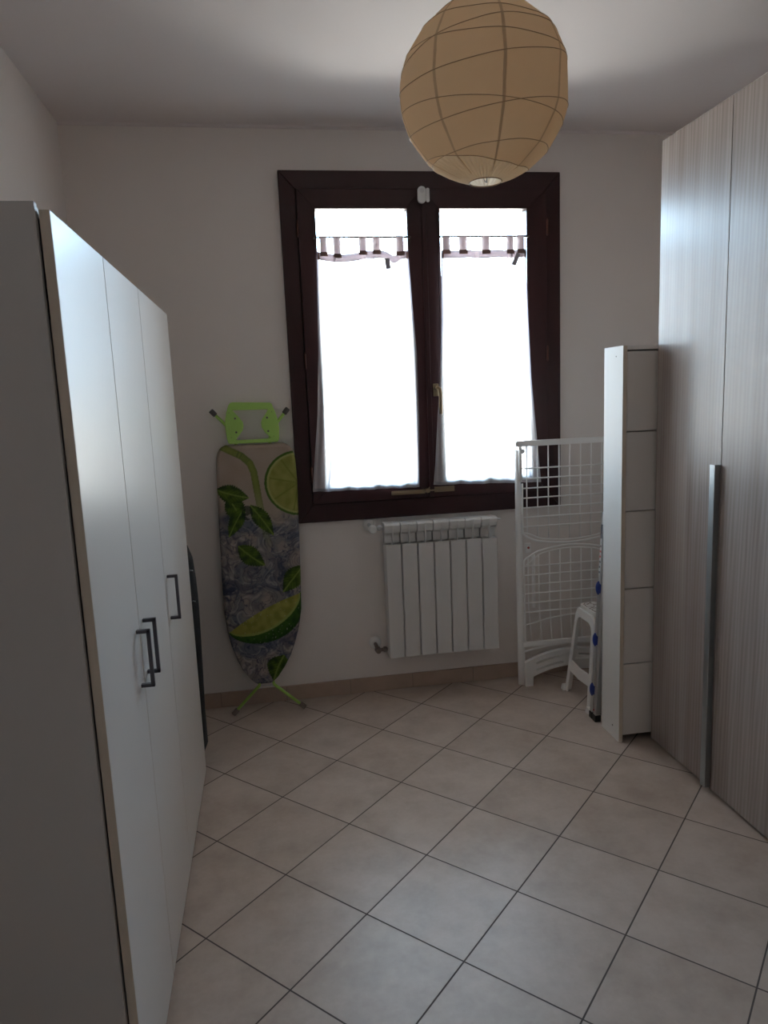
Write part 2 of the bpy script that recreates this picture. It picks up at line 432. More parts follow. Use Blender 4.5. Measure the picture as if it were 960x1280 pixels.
# ------------------------------------------------------------------ curtains
def interp(tab, z):
    tab = sorted(tab)
    if z <= tab[0][0]: return tab[0][1]
    for (a, va), (b, vb) in zip(tab, tab[1:]):
        if z <= b: return va+(vb-va)*(z-a)/(b-a)
    return tab[-1][1]
def curtain(name_label, lt, rtab, zb0, zb1, tabs, folds, droop, rodx, flag, seed, labels):
    x0 = lt[0][1]
    t = thing('curtain', ((lt[0][1]+rtab[0][1])/2, 3.51, 1.08), name_label, 'curtain', 'sheer curtains on the window sashes')
    NX, NZ = 90, 110
    ztop = 2.215
    m = MB(); dens = []
    for j in range(NZ+1):
        tt = j/NZ
        for i in range(NX+1):
            s = i/NX
            zt = ztop-droop(s); zb = zb0+(zb1-zb0)*s
            z = zt+(zb-zt)*tt
            xl = interp(lt, z); xr = interp(rtab, z)
            x = xl+(xr-xl)*s
            amp = .0035+.009*tt
            y = 3.508+amp*math.sin(s*2*PI*3.2+seed+1.2*tt)*.6+amp*.5*math.sin(s*2*PI*7.3+seed*2-2*tt)
            d = 0.
            for fx, fw_, fa in folds:
                q = (s-fx-.03*math.sin(tt*4+seed))/fw_
                y += -.006*fa*math.exp(-q*q)
                d = max(d, fa*math.exp(-q*q*2.))
            z += .0008*math.sin(s*19+seed)*(tt**6)
            if s < .022 or s > .978: d = max(d, 1.)
            if tt > .982: d = max(d, 1.)
            elif s < .05 or s > .95: d = max(d, .35)
            y = min(y, 3.522)
            m.v.append((x, y, z)); dens.append(d)
    for j in range(NZ):
        for i in range(NX):
            a = j*(NX+1)+i; m.f.append((a, a+1, a+NX+2, a+NX+1))
    o = m.build('curtain_panel', 'sheer', t, smooth=True, fix=False)
    at = o.data.attributes.new('dense', 'FLOAT', 'POINT'); at.data.foreach_set('value', dens)
    # header band following the droop, doubled cloth
    h = MB(); N = 60
    for i in range(N+1):
        s = i/N; x = interp(lt, ztop)+(interp(rtab, ztop)-interp(lt, ztop))*s; zt = ztop+.006-droop(s)
        yy = 3.506+.004*math.sin(s*15+seed)
        for dz in (0, -.018, -.036): h.v.append((x, yy-.004, zt+dz))
    for i in range(N):
        for k in range(2): a = i*3+k; h.f.append((a, a+1, a+4, a+3))
    ho = h.build('header_band', 'header', t, smooth=True, fix=False)
    so = ho.modifiers.new('s', 'SOLIDIFY'); so.thickness = .0015
    zrod = 2.283
    for (a, b) in tabs:
        q = MB()
        sm = ((a+b)/2-interp(lt, ztop))/(interp(rtab, ztop)-interp(lt, ztop)); zt = ztop-.004-droop(min(1, max(0, sm)))
        prof = [(3.500, zt), (3.500, zrod-.004), (3.503, zrod+.004), (3.510, zrod+.0065), (3.517, zrod+.004), (3.520, zrod-.004), (3.516, zt)]
        for (yy, zz) in prof: q.v += [(a, yy, zz), (b, yy, zz)]
        for k in range(len(prof)-1): q.f.append((2*k, 2*k+1, 2*k+3, 2*k+2))
        tb = q.build('tab', 'tabcheck', t, fix=False); sm_ = tb.modifiers.new('s', 'SOLIDIFY'); sm_.thickness = .001
        c = MB(); c.box(a-.002, b+.002, 3.4975, 3.4995, zt-.007, zt+.012); c.build('tab_band', 'tabbrown', tb)
    # seam lines left and right of the header: brown selvedge
    c = MB()
    for xx in (interp(lt, ztop)+.002, interp(rtab, ztop)-.010):
        c = MB(); c.box(xx, xx+.008, 3.4945, 3.4965, ztop-.034-droop(0), ztop-.004-droop(0))
        c.build('selvedge', 'tabbrown', t)
    for (lx, lz, w, hgt, an) in labels:
        q = MB(); ca_, sa_ = math.cos(an), math.sin(an)
        pts = [(0, 0), (w, 0), (w, -hgt), (0, -hgt)]
        q.v = [(lx+u*ca_-v*sa_, 3.495-.004*(-v/hgt), lz+u*sa_+v*ca_) for u, v in pts]; q.f = [(0, 1, 2, 3)]
        l = q.build('care_label', 'tag', t, fix=False); l.modifiers.new('s', 'SOLIDIFY').thickness = .0008
    # the wire rod is screwed to the sash: a thing of its own
    r = thing('curtain_rod', ((rodx[0]+rodx[1])/2, 3.51, zrod), flag, 'curtain rod', 'thin curtain rods on the window sashes')
    q = MB(); q.cyl((rodx[0], 3.510, zrod), (rodx[1], 3.510, zrod), .0045, 10); q.build('rod', P('dark_rod', (.06, .035, .035, 1), .4), r, smooth=True)
    for xx in rodx:
        q = MB(); q.cyl((xx, 3.506, zrod), (xx, 3.5385, zrod), .0035, 10); q.build('bracket', 'browncap', r)
droopL = lambda s: .016*abs(math.sin(PI*min(1, s*1.9)))*(s < .55)+.022*math.exp(-((s-.84)/.07)**2)
droopR = lambda s: .004*abs(math.sin(PI*s*3))
curtain('left sheer white curtain hanging on the sash away from the window handle',
        [(2.25, .290), (1.76, .271), (1.46, .250), (1.25, .225), (1.09, .206)], [(2.25, .722), (1.9, .742), (1.74, .752), (1.4, .752), (1.08, .744)], 1.088, 1.080,
        [(.306, .337), (.369, .402), (.490, .524), (.556, .590), (.668, .703)], [(.17, .020, .97), (.60, .012, .8), (.98, .03, .7)], droopL, (.281, .738),
        'thin dark rod carrying the left sheer curtain on the window', .4, [(.607, 2.183, .024, .05, .10)])
curtain('right sheer white curtain hanging beside the brass window handle, behind the drying rack',
        [(2.25, .888), (1.89, .879), (1.60, .862), (1.43, .846), (1.2, .828), (1.087, .815)], [(2.25, 1.312), (1.9, 1.322), (1.6, 1.334), (1.3, 1.360), (1.07, 1.380)], 1.087, 1.068,
        [(.897, .930), (.977, 1.014), (1.092, 1.129), (1.216, 1.250), (1.270, 1.302)], [(.80, .035, .98), (.92, .03, .95), (.02, .03, .7)], droopR, (.884, 1.330),
        'thin dark rod carrying the right sheer curtain on the window', 2.1, [(1.262, 2.205, .022, .062, -.45)])

# ------------------------------------------------------------------ left white wardrobe
X0, XF = XL+.013, -.343
lw = thing('white_wardrobe', (-.6, 2.13, 0), 'low glossy white three-door wardrobe with square bar handles along the left wall', 'wardrobe')
ZT = 1.880
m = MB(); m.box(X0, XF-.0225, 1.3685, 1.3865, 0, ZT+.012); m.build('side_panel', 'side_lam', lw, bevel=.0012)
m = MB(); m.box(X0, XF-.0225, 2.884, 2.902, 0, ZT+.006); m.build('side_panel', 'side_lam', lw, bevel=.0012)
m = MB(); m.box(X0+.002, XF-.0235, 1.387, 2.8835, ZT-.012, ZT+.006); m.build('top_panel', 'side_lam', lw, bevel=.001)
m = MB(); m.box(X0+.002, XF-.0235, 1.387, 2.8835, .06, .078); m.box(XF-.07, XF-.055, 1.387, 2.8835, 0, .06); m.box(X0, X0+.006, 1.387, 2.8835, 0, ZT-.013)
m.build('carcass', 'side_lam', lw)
def square_handle(y, z0, z1, x, parent):
    m = MB()
    m.box(x+.0235, x+.0325, y-.0055, y+.0055, z0, z1)
    m.box(x, x+.0325, y-.0055, y+.0055, z1-.009, z1); m.box(x, x+.0325, y-.0055, y+.0055, z0, z0+.009)
    return m.build('handle', 'handle', parent, bevel=.0012)
doors = [(1.3765, 1.7915, 1.748), (1.7965, 2.2545, 1.842), (2.2600, 2.902, 2.312)]
for a, b, hy in doors:
    m = MB(); m.box(XF-.018, XF, a, b, .018, ZT)
    d = m.build('door', 'white_lam', lw, bevel=.0012)
    e = MB(); e.box(XF-.0178, XF-.0008, a-.0007, a, .019, ZT-.001); e.build('edge_band', 'white_edge', d)
    square_handle(hy, .858, 1.004, XF, d)

# ------------------------------------------------------------------ black soft bag behind it
bg = thing('garment_bag', (-.60, 3.12, 0), 'black soft bag standing upright behind the far end of the white wardrobe', 'bag')
m = MB(); prof = [(0.0, -.365), (.03, -.352), (.19, -.352), (.30, -.349), (.51, -.344), (.67, -.341), (.79, -.343), (.88, -.351), (.935, -.366), (.965, -.39), (.98, -.44), (.985, -.5)]
NR = 24
rings = []
for z, xr in prof:
    xl = -.72-(xr+.352)*-.3; cx_ = (xl+xr)/2; hx = (xr-xl)/2; hy = .085*(1 if z < .9 else max(.25, 1-(z-.9)*8))
    rings.append([(cx_+hx*math.copysign(abs(math.cos(a))**.5, math.cos(a)), 3.13+hy*math.copysign(abs(math.sin(a))**.8, math.sin(a))+.006*math.sin(z*30+a*3), z) for a in [2*PI*k/NR for k in range(NR)]])
m.v = [p for r_ in rings for p in r_]
for i in range(len(rings)-1):
    for k in range(NR): m.f.append((i*NR+k, i*NR+(k+1) % NR, (i+1)*NR+(k+1) % NR, (i+1)*NR+k))
m.f += [tuple(range(NR)), tuple((len(rings)-1)*NR+k for k in range(NR))]
m.build('bag_body', 'black', bg, smooth=True)
m = MB(); m.tube([(-.60, 3.13, .98), (-.60, 3.13, 1.01), (-.575, 3.13, 1.03), (-.54, 3.13, 1.03), (-.515, 3.13, 1.01), (-.515, 3.13, .98)], .008, 8); m.build('carry_handle', 'blackpl', bg, smooth=True)
for zz in (.845, .71):
    m = MB(); m.cyl((-.356, 3.06, zz), (-.346, 3.05, zz), .0025, 10); m.build('stud', 'alu', bg)

# ------------------------------------------------------------------ right tall wardrobe
RX = 1.575; RZ = 2.462
rw = thing('wood_grain_wardrobe', (1.85, 1.85, 0), 'tall grey wood-grain wardrobe nearly reaching the ceiling along the right wall', 'wardrobe')
yE, yS = 2.729, 1.0
m = MB(); m.box(RX+.021, XR-.003, yE-.020, yE-.001, 0, RZ-.01); m.build('side_panel', 'ash2', rw, bevel=.001)
m = MB(); m.box(RX+.021, XR-.003, yS+.001, yS+.020, 0, RZ-.01); m.build('side_panel', 'ash2', rw, bevel=.001)
m = MB(); m.box(RX+.022, XR-.004, yS+.0205, yE-.0205, RZ-.035, RZ-.012); m.build('top_panel', 'ash2', rw)
m = MB(); m.box(RX+.03, RX+.045, yS+.0205, yE-.0205, 0, .06); m.box(RX+.022, XR-.012, yS+.0205, yE-.0205, .06, .08); m.box(XR-.011, XR-.004, yS+.0205, yE-.0205, .0, RZ-.036)
m.build('carcass', 'ash2', rw)
dw = (yE-yS)/4
for k in range(4):
    b = yE-k*dw; a = b-dw
    m = MB(); m.box(RX, RX+.020, a+.0016, b-.0016, .014, RZ)
    d = m.build('door', 'ash' if k % 2 == 0 else 'ash2', rw, bevel=.001)
    if k % 2 == 0:      # aluminium grip profile on the meeting edge
        g = MB()
        g.box(RX-.022, RX-.0005, a+.0035, a+.0065, .020, 1.250)
        g.box(RX-.022, RX-.019, a+.0065, a+.034, .020, 1.250)
        g.build('handle_profile', 'alu_prof', d, bevel=.0008)

# ------------------------------------------------------------------ white shoe cabinet
sc_ = thing('shoe_cabinet', (1.66, 2.84, 0), 'narrow white five-flap shoe cabinet standing at the far end of the wood-grain wardrobe', 'cabinet')
CX0, CX1, CY0, CY1, CZ = 1.432, 1.98, 2.742, 2.905, 1.700
m = MB(); m.box(CX0, CX0+.018, CY0, CY1, 0, CZ); sp = m.build('side_panel', 'cab_white', sc_, bevel=.001)
e = MB(); e.box(CX0+.0006, CX0+.0175, CY0-.0007, CY0, .001, CZ-.001); e.build('edge_band', 'white_edge', sp)
for hz, hr in ((.055, .004), (1.66, .003)): e = MB(); e.cyl((CX0-.0006, 2.80, hz), (CX0+.001, 2.80, hz), hr, 12); e.build('screw_hole', 'dgrey', sp)
m = MB(); m.box(CX1-.018, CX1, CY0, CY1, 0, CZ); m.build('side_panel', 'white_lam', sc_, bevel=.001)
m = MB(); m.box(CX0+.0185, CX1-.0185, CY0+.002, CY1, CZ-.018, CZ); tp = m.build('top_panel', 'white_lam', sc_, bevel=.001)
m = MB(); m.box(CX0+.0185, CX1-.0185, CY1-.006, CY1, .02, CZ-.019); m.build('back_panel', 'side_lam', sc_)
fz = [.028, .356, .690, 1.023, 1.354, 1.679]
for a, b in zip(fz, fz[1:]):
    m = MB(); m.box(CX0+.020, CX1-.020, CY0+.003, CY0+.019, a+.0022, b-.0028); m.build('flap', 'cab_flap', sc_, bevel=.0015)

# ------------------------------------------------------------------ radiator
rd = thing('radiator', (.85, 3.5, .2), 'white seven-section wall radiator under the window', 'radiator')
RZ0, RZT = .213, .912
x0, x1 = .546, 1.132; pw = (x1-x0)/7
def section(xa):
    xc = xa+pw/2; h = pw/2
    m = MB()
    # front plate, edges turned back
    w = h-.0024
    prof = [(-w, 3.535), (-w, 3.461), (-w+.004, 3.4575), (w-.004, 3.4575), (w, 3.461), (w, 3.535), (w-.003, 3.535), (w-.004, 3.480), (-w+.004, 3.480), (-w+.003, 3.535)]
    zb, zt = RZ0, .803
    n = len(prof)
    m.v += [(xc+u, v, zb) for u, v in prof]+[(xc+u, v, zt) for u, v in prof]
    m.f += [(k, (k+1) % n, (k+1) % n+n, k+n) for k in range(n)]+[tuple(range(n))[::-1], tuple(range(n, 2*n))]
    s = m.build('radiator_section', 'rad', rd, bevel=.002)
    # head with rounded top and its openings
    q = MB(); pr = [(3.470, .866), (3.465, .880), (3.464, .900), (3.470, .909), (3.482, .912), (3.548, .908), (3.553, .900), (3.553, .866)]
    n = len(pr); w2 = h-.0016
    q.v += [(xc-w2, a, b) for a, b in pr]+[(xc+w2, a, b) for a, b in pr]
    q.f += [(k, (k+1) % n, (k+1) % n+n, k+n) for k in range(n)]+[tuple(range(n))[::-1], tuple(range(n, 2*n))]
    q.box(xc-w2+.002, xc+w2-.002, 3.496, 3.535, .806, .864)              # recessed plate behind the louvre gap
    q.hexa([(xc-w2+.002, 3.482, .853), (xc+w2-.002, 3.482, .853), (xc+w2-.002, 3.487, .853), (xc-w2+.002, 3.487, .853)],
           [(xc-w2+.002, 3.469, .8655), (xc+w2-.002, 3.469, .8655), (xc+w2-.002, 3.487, .8655), (xc-w2+.002, 3.487, .8655)])
    q.build('section_head', 'rad', s, bevel=.0015)
    q = MB(); q.box(xc-.0028, xc+.0028, 3.4595, 3.486, .790, .905); q.build('fin', 'rad', s, bevel=.001)
    q = MB(); q.box(xc-.002, xc+.002, 3.4805, 3.548, RZ0+.01, .80)
    q.cyl((xc, 3.515, RZ0+.01), (xc, 3.515, .865), .014, 12)
    q.box(xc-w2, xc+w2, 3.500, 3.531, RZ0+.012, RZ0+.055); q.box(xc-w2+.003, xc+w2-.003, 3.546, 3.549, RZ0+.02, .85)
    q.build('water_column', 'rad', s)
    return s
s0 = section(x0)
for k in range(1, 7):
    c = s0.copy(); COL.objects.link(c); c.parent = rd; c.location = s0.location+Vector((pw*k, 0, 0))
    for ch in list(s0.children):
        d = ch.copy(); COL.objects.link(d); d.parent = c
for zz in (.30, .80):
    for xx in (.63, 1.05):
        m = MB(); m.box(xx-.01, xx+.01, 3.548, WY, zz-.02, zz+.02); m.build('wall_bracket', 'rad', rd)
# valves
m = MB(); m.cyl((.484, WY, .897), (.484, WY-.014, .897), .034, 28, r2=.026); m.build('pipe_rosette', 'plastic', rd, smooth=False, bevel=.002)
m = MB(); m.cyl((.484, WY-.010, .897), (.484, 3.512, .897), .0095, 14); m.cyl((.484, 3.515, .885), (.546, 3.515, .885), .009, 14); m.cyl((.522, 3.515, .885), (.536, 3.515, .885), .0145, 6); m.build('valve_body', 'alu', rd)
m = MB(); m.cyl((.492, 3.505, .885), (.492, 3.462, .885), .021, 24, r2=.018); m.build('valve_knob', 'plastic', rd, bevel=.003)
m = MB(); m.cyl((.490, WY, .266), (.490, WY-.014, .266), .034, 28, r2=.026); m.build('pipe_rosette', 'plastic', rd, bevel=.002)
m = MB(); m.cyl((.490, WY-.010, .262), (.490, 3.512, .262), .0095, 14); m.cyl((.490, 3.512, .245), (.546, 3.515, .245), .009, 14); m.cyl((.525, 3.515, .245), (.541, 3.515, .245), .015, 6)
m.cyl((.494, 3.51, .250), (.494, 3.478, .250), .017, 10, r2=.014)
m.build('lockshield_valve', P('tarnished_valve', (.22, .17, .15, 1), .4, metal=.6), rd, bevel=.001)
m = MB(); m.cyl((1.132, 3.512, .888), (1.146, 3.512, .888), .011, 6); m.cyl((1.146, 3.512, .888), (1.163, 3.512, .888), .004, 10); m.build('vent_plug', 'alu', rd)
m = MB(); m.cyl((1.132, 3.512, .255), (1.141, 3.512, .255), .014, 6); m.build('end_plug', 'rad', rd)

# ------------------------------------------------------------------ ironing board
ib = thing('ironing_board', (-.07, 3.46, 0), 'folded ironing board with lime and mint leaf cover leaning on the back wall', 'ironing board')
def yb(z): return 3.448+z*.046           # lean
LT = [(.1425, -.105), (.148, -.122), (.156, -.137), (.175, -.158), (.223, -.194), (.28, -.219), (.345, -.239), (.42, -.254), (.51, -.263), (.70, -.262), (.9, -.258), (1.15, -.252), (1.25, -.249), (1.28, -.246), (1.30, -.240), (1.318, -.230), (1.33, -.217), (1.337, -.200)]
RT_ = [(.1425, -.072), (.148, -.057), (.156, -.044), (.175, -.020), (.223, .016), (.28, .050), (.345, .076), (.42, .099), (.51, .115), (.70, .123), (.9, .128), (1.15, .134), (1.25, .131), (1.28, .127), (1.30, .120), (1.318, .108), (1.33, .093), (1.337, .076)]
# printed cloth: albedo per point
def lerp3(a, b, t): t = max(0, min(1, t)); return tuple(a[i]+(b[i]-a[i])*t for i in range(3))
def leaf(u, v, cx_, cy_, L, W, ang, bend=0.):
    du, dv = u-cx_, v-cy_; c, s = math.cos(ang), math.sin(ang)
    a = (du*c+dv*s)/L; b = (-du*s+dv*c)/W
    b -= bend*(1-a*a)
    if abs(a) >= 1: return None
    wdt = (1-abs(a)**1.9)*(.93+.07*math.sin(a*46))*(1-.25*a)
    if abs(b) > wdt: return None
    return a, b, b/max(wdt, .01)
LEAVES = [(295, 636, 19, 13, 1.0, 0), (291, 617, 21, 12, .22, .1), (296, 652, 21, 9.5, 2.05, .1), (327, 649, 24, 10.5, .90, -.1),
          (314.5, 693, 21, 12.5, .62, .1), (367, 722, 21.5, 13, 2.23, .05), (349, 836, 18, 15.5, 1.95, .1)]
def cloth(u, v):
    N = lambda f, o=0: mnoise.noise(Vector((u*f+o, v*f+o*1.7, o)))
    base = lerp3((.36, .285, .225), (.41, .33, .27), .5+N(.05, 3)*.8)
    ice = max(0, min(1, (v-634+10*N(.06, 9)-4*math.sin(u*.06))/16))
    if ice > 0:
        w = Vector((u*.034+.9*N(.045, 20), v*.030+.9*N(.045, 30), 0))
        r1 = abs(mnoise.noise(w*1.7)); r2 = abs(mnoise.noise(w*3.1+Vector((9, 4, 2)))); r3 = mnoise.noise(w*.9+Vector((3, 8, 1)))
        wq = Vector((u*.075+1.1*N(.05, 20)+.35*N(.2, 21), v*.066+1.1*N(.05, 30)+.35*N(.2, 31), 0))
        dd, pp = mnoise.voronoi(wq)
        cell = mnoise.cell(pp[0]*7.3); edge_ = dd[1]-dd[0]
        icec = lerp3((.36, .30, .265), (.14, .15, .18), .5+r3*1.5+cell*.45)
        icec = lerp3(icec, (.52, .47, .44), (.6-r1*6)*.8)
        icec = lerp3(icec, (.055, .062, .095), (1-edge_*(4.5+5*cell))*(.25+1.0*max(0, mnoise.noise(w*1.2+Vector((5, 5, 5)))+.2)))
        icec = lerp3(icec, (.03, .035, .06), (1-r2*11)*.75)
        if mnoise.noise(wq*2.3+Vector((2, 2, 2))) > .42: icec = lerp3(icec, (.04, .05, .09), .7)
        base = lerp3(base, icec, ice)
    # straw
    sp_ = [(274, 559), (302, 571), (312, 579), (317, 590), (324, 628), (333, 668), (340, 690)]
    best = 1e9; tpos = 0
    for i, (A, B) in enumerate(zip(sp_, sp_[1:])):
        ax, ay = A; bx, by = B; L2 = (bx-ax)**2+(by-ay)**2
        t = max(0, min(1, ((u-ax)*(bx-ax)+(v-ay)*(by-ay))/L2)); d = math.hypot(u-ax-t*(bx-ax), v-ay-t*(by-ay))
        if d < best: best = d; tpos = i+t
    sw = 4.3
    if best < sw:
        c = lerp3((.20, .24, .045), (.13, .17, .03), abs(best/sw)**2)
        if abs(tpos-1.3) < .5: c = lerp3(c, (.10, .15, .03), .5+.5*math.sin(tpos*40))
        fade = 1 if tpos < 3.4 else max(0, 1-(tpos-3.4)/2.4)
        base = lerp3(base, c, fade*.95)
    # lime slice
    du, dv = (u-372.5)/42.5, (v-602)/40.
    r = math.hypot(du, dv)
    if r < 1.0:
        a = math.atan2(dv, -du)
        fl = lerp3((.23, .235, .05), (.31, .31, .085), .5+N(.11, 50))
        ve = abs(math.sin(a*4.0+.6)); fl = lerp3((.18, .20, .035), fl, min(1, ve*r*7))
        if r > .93: fl = (.06, .12, .015)
        elif r > .87: fl = (.36, .37, .12)
        base = fl
    # wedge: chord from (289,789) to (371,742)
    ax, ay, bx, by = 289, 788, 373, 741
    ux, uy = bx-ax, by-ay; Lc = math.hypot(ux, uy); ux /= Lc; uy /= Lc
    t = (u-ax)*ux+(v-ay)*uy; h = -(u-ax)*uy+(v-ay)*ux
    tt = t/Lc*2-1
    if abs(tt) < 1.08:
        outer = 38*max(0, 1-(tt/1.08)**2)**.55*(1+.10*tt); inner = 22*max(0, 1-(tt/1.04)**2)**.65; top = -4*max(0, 1-tt*tt)
        if top < h < outer:
            if h < inner-2.0: base = lerp3((.24, .24, .045), (.35, .34, .08), .5+N(.12, 70)*1.2+.2*math.sin(t*.5))
            elif h < inner+1.0: base = (.30, .35, .09)
            else: base = lerp3((.045, .115, .015), (.015, .045, .008), (h-inner)/(outer-inner+.1)*.8+N(.2, 11)*.6)
            if N(.6, 90) > .60: base = (.42, .44, .30)
    for (cx_, cy_, L, W, an, bd) in LEAVES:
        q = leaf(u, v, cx_, cy_, L, W, an, bd)
        if q:
            a, b, e = q
            c = lerp3((.10, .165, .018), (.022, .045, .008), abs(e)*.55+.25+N(.14, 33)*1.1)
            vein = abs(math.sin((a*1.25-abs(b)*.8)*11)); c = lerp3((.02, .045, .006), c, vein*2.4)
            if abs(b) < .075: c = (.17, .24, .05)
            base = c
    if math.hypot((u-309)/7, (v-640)/9) < 1 and N(.2, 5) > -.15: base = lerp3(base, (.012, .02, .01), .8)
    return base
NXB, NZB = 150, 420
m = MB(); cols = []
zz0, zz1 = .1425, 1.337
zs = []
for j in range(NZB+1):
    t = j/NZB
    zs.append(zz0+(zz1-zz0)*(t if True else t))
for z in zs:
    xl, xr = interp(LT, z), interp(RT_, z)
    endd = min(1, min((z-zz0)/.02, (zz1-z)/.02)); ey = math.sqrt(max(0, 1-(1-endd)**2))
    for i in range(NXB+1):
        s = i/NXB*2-1
        e = 1-abs(s); ed = min(1, e/.09); yy = math.sqrt(max(0, 1-(1-ed)**2))
        x = (xl+xr)/2+(xr-xl)/2*s
        th = .026*min(yy, ey)
        wr = .0012*mnoise.noise(Vector((x*9, z*6, 2)))
        m.v.append((x, yb(z)+.026-th+wr, z))
        u = 257.75*x-17.43*z+356.67; v = -19.92*x-251.66*z+891.38
        cols.append(cloth(u, v)+(1,))
for j in range(NZB):
    for i in range(NXB):
        a = j*(NXB+1)+i; m.f.append((a, a+1, a+NXB+2, a+NXB+1))
# cloth material reading the print
cm, nt, b, o_ = new_mat('printed_board_cover')
at = nt.nodes.new('ShaderNodeVertexColor'); at.layer_name = 'print'
wv = nt.nodes.new('ShaderNodeTexNoise'); wv.inputs['Scale'].default_value = 400
tc = nt.nodes.new('ShaderNodeTexCoord'); nt.links.new(tc.outputs['Object'], wv.inputs['Vector'])
mx = nt.nodes.new('ShaderNodeMixRGB'); mx.blend_type = 'MULTIPLY'; mx.inputs[0].default_value = .25
nt.links.new(at.outputs[0], mx.inputs[1]); nt.links.new(wv.outputs['Fac'], mx.inputs[2]); nt.links.new(mx.outputs[0], b.inputs['Base Color'])
b.inputs['Roughness'].default_value = .8; b.inputs['Specular IOR Level'].default_value = .2
cover = m.build('board_cover', cm, ib, smooth=True, fix=False)
ca_t = cover.data.color_attributes.new('print', 'FLOAT_COLOR', 'POINT')
ca_t.data.foreach_set('color', [c for q in cols for c in q])
# steel board plate under the cover
ou = [(x, z) for z, x in LT]+[(x, z) for z, x in reversed(RT_)]
ou = [(-.0725+(x+.0725)*.985, .74+(z-.74)*.992) for x, z in ou]
m = MB(); m.prism(ou, [], lambda u, v, s: (u, yb(v)+(.0262 if s else .034), v)); m.build('board_plate', 'dgrey', ib)
# iron rest frame (x, z from the traced outline)
A_, B_, C_, D_, E_, G_ = 257.75, -17.43, 356.67, -19.92, -251.66, 891.38
det = A_*E_-B_*D_
def uz(px, py):
    u = px/5.82+240-C_; v = py/5.82+480-G_
    return ((u*E_-B_*v)/det, (A_*v-D_*u)/det)
outer = [uz(*p) for p in [(282, 160), (300, 156), (560, 148), (575, 156), (600, 210), (620, 265), (630, 320), (630, 400), (622, 420), (612, 424), (282, 448), (268, 442), (258, 410), (246, 330), (246, 290), (254, 230), (268, 180)]]
hole = [uz(*p) for p in [(295, 212), (548, 197), (535, 225), (508, 262), (500, 290), (505, 325), (530, 360), (574, 398), (450, 410), (316, 419), (345, 385), (370, 350), (376, 320), (370, 290), (335, 250)]]
m = MB(); m.prism(outer, [hole], lambda u, v, s: (u, yb(v)+(.004 if s else .016), v)); rest = m.build('iron_rest', 'green', ib, bevel=.003, seg=2)
for p in ((316, 268), (325, 364), (543, 254), (552, 348)):
    x, z = uz(*p); q = MB(); q.cyl((x, yb(z)+.0045, z), (x, yb(z)+.0015, z), .0048, 14); q.build('rivet', 'dgrey', rest)
for p in ((272, 230), (290, 402), (575, 212), (592, 382)):
    x, z = uz(*p); q = MB(); q.cyl((x, yb(z)+.0045, z), (x, yb(z)+.003, z), .0018, 8); q.build('pin', 'dgrey', rest)
for xx in (-.13, .03):
    m = MB(); m.cyl((xx, yb(1.30)+.02, 1.30), (xx, yb(1.36)+.018, 1.37), .004, 8); m.build('rest_rod', 'alu', ib)
# leg tubes
def leg(pts, cap_at_start=True, capm='browncap'):
    m = MB(); m.tube(pts, .0075, 12); l = m.build('leg', 'green', ib, smooth=True)
    a, b_ = Vector(pts[0]), Vector(pts[1]); d = (b_-a).normalized()
    q = MB(); q.cyl(a-d*.012, a+d*.022, .0125, 16); q.build('leg_cap', capm, l, bevel=.004, seg=3)
    return l
leg([(-.246, 3.443, .018), (-.118, 3.462, .138), (-.105, 3.478, .19), (-.105, 3.510, .5), (-.02, 3.525, .95), (.02, 3.535, 1.30)])
leg([(.094, 3.436, .018), (-.045, 3.462, .138), (-.055, 3.478, .19), (-.055, 3.510, .5), (-.10, 3.525, .95), (-.14, 3.535, 1.30)])
m = MB(); m.cyl((-.112, 3.464, .135), (-.052, 3.464, .135), .0035, 10); m.build('cross_bar', 'alu', ib)
leg([(-.248, 3.545, 1.497), (-.165, 3.545, 1.405), (-.15, 3.545, 1.36), (-.12, 3.545, 1.0)], capm='dgrey')
leg([(.104, 3.545, 1.492), (.03, 3.545, 1.405), (.015, 3.545, 1.36), (-.02, 3.545, 1.0)], capm='dgrey')

# ------------------------------------------------------------------ drying rack
dr = thing('drying_rack', (1.51, 3.45, 0), 'white folded clothes drying rack standing at the back wall right of the radiator', 'drying rack')
YR = 3.440
XA, XB = 1.228, 1.790
# outer side posts (oval), tapering a little down
for xa, sg in ((XA, 1), (XB, -1)):
    m = MB(); n = 12
    for z, hw in ((0, .020), (.12, .0205), (.6, .019), (1.0, .016), (1.20, .013), (1.243, .011)):
        cx_ = xa+sg*(.012*(1-z/1.24)+.012)
        for k in range(n):
            a = 2*PI*k/n; m.v.append((cx_+hw*math.cos(a), YR+.018+.015*math.sin(a), z))
    for i in range(5):
        for k in range(n): m.f.append((i*n+k, i*n+(k+1) % n, (i+1)*n+(k+1) % n, (i+1)*n+k))
    m.f += [tuple(range(n)), tuple(5*n+k for k in range(n))]
    m.build('side_post', 'rackwhite', dr, smooth=True)
    m = MB(); m.cyl((xa+sg*.020, YR-.002, 1.085), (xa+sg*.020, YR-.002, 1.275), .009, 12)
    m.build('upright', 'rackwhite', dr, smooth=True)
    m = MB(); m.cyl((xa+sg*.029, YR-.012, 1.238), (xa+sg*.029, YR-.002, 1.238), .013, 16); m.build('pivot_cap', 'rackwhite', dr, bevel=.002)
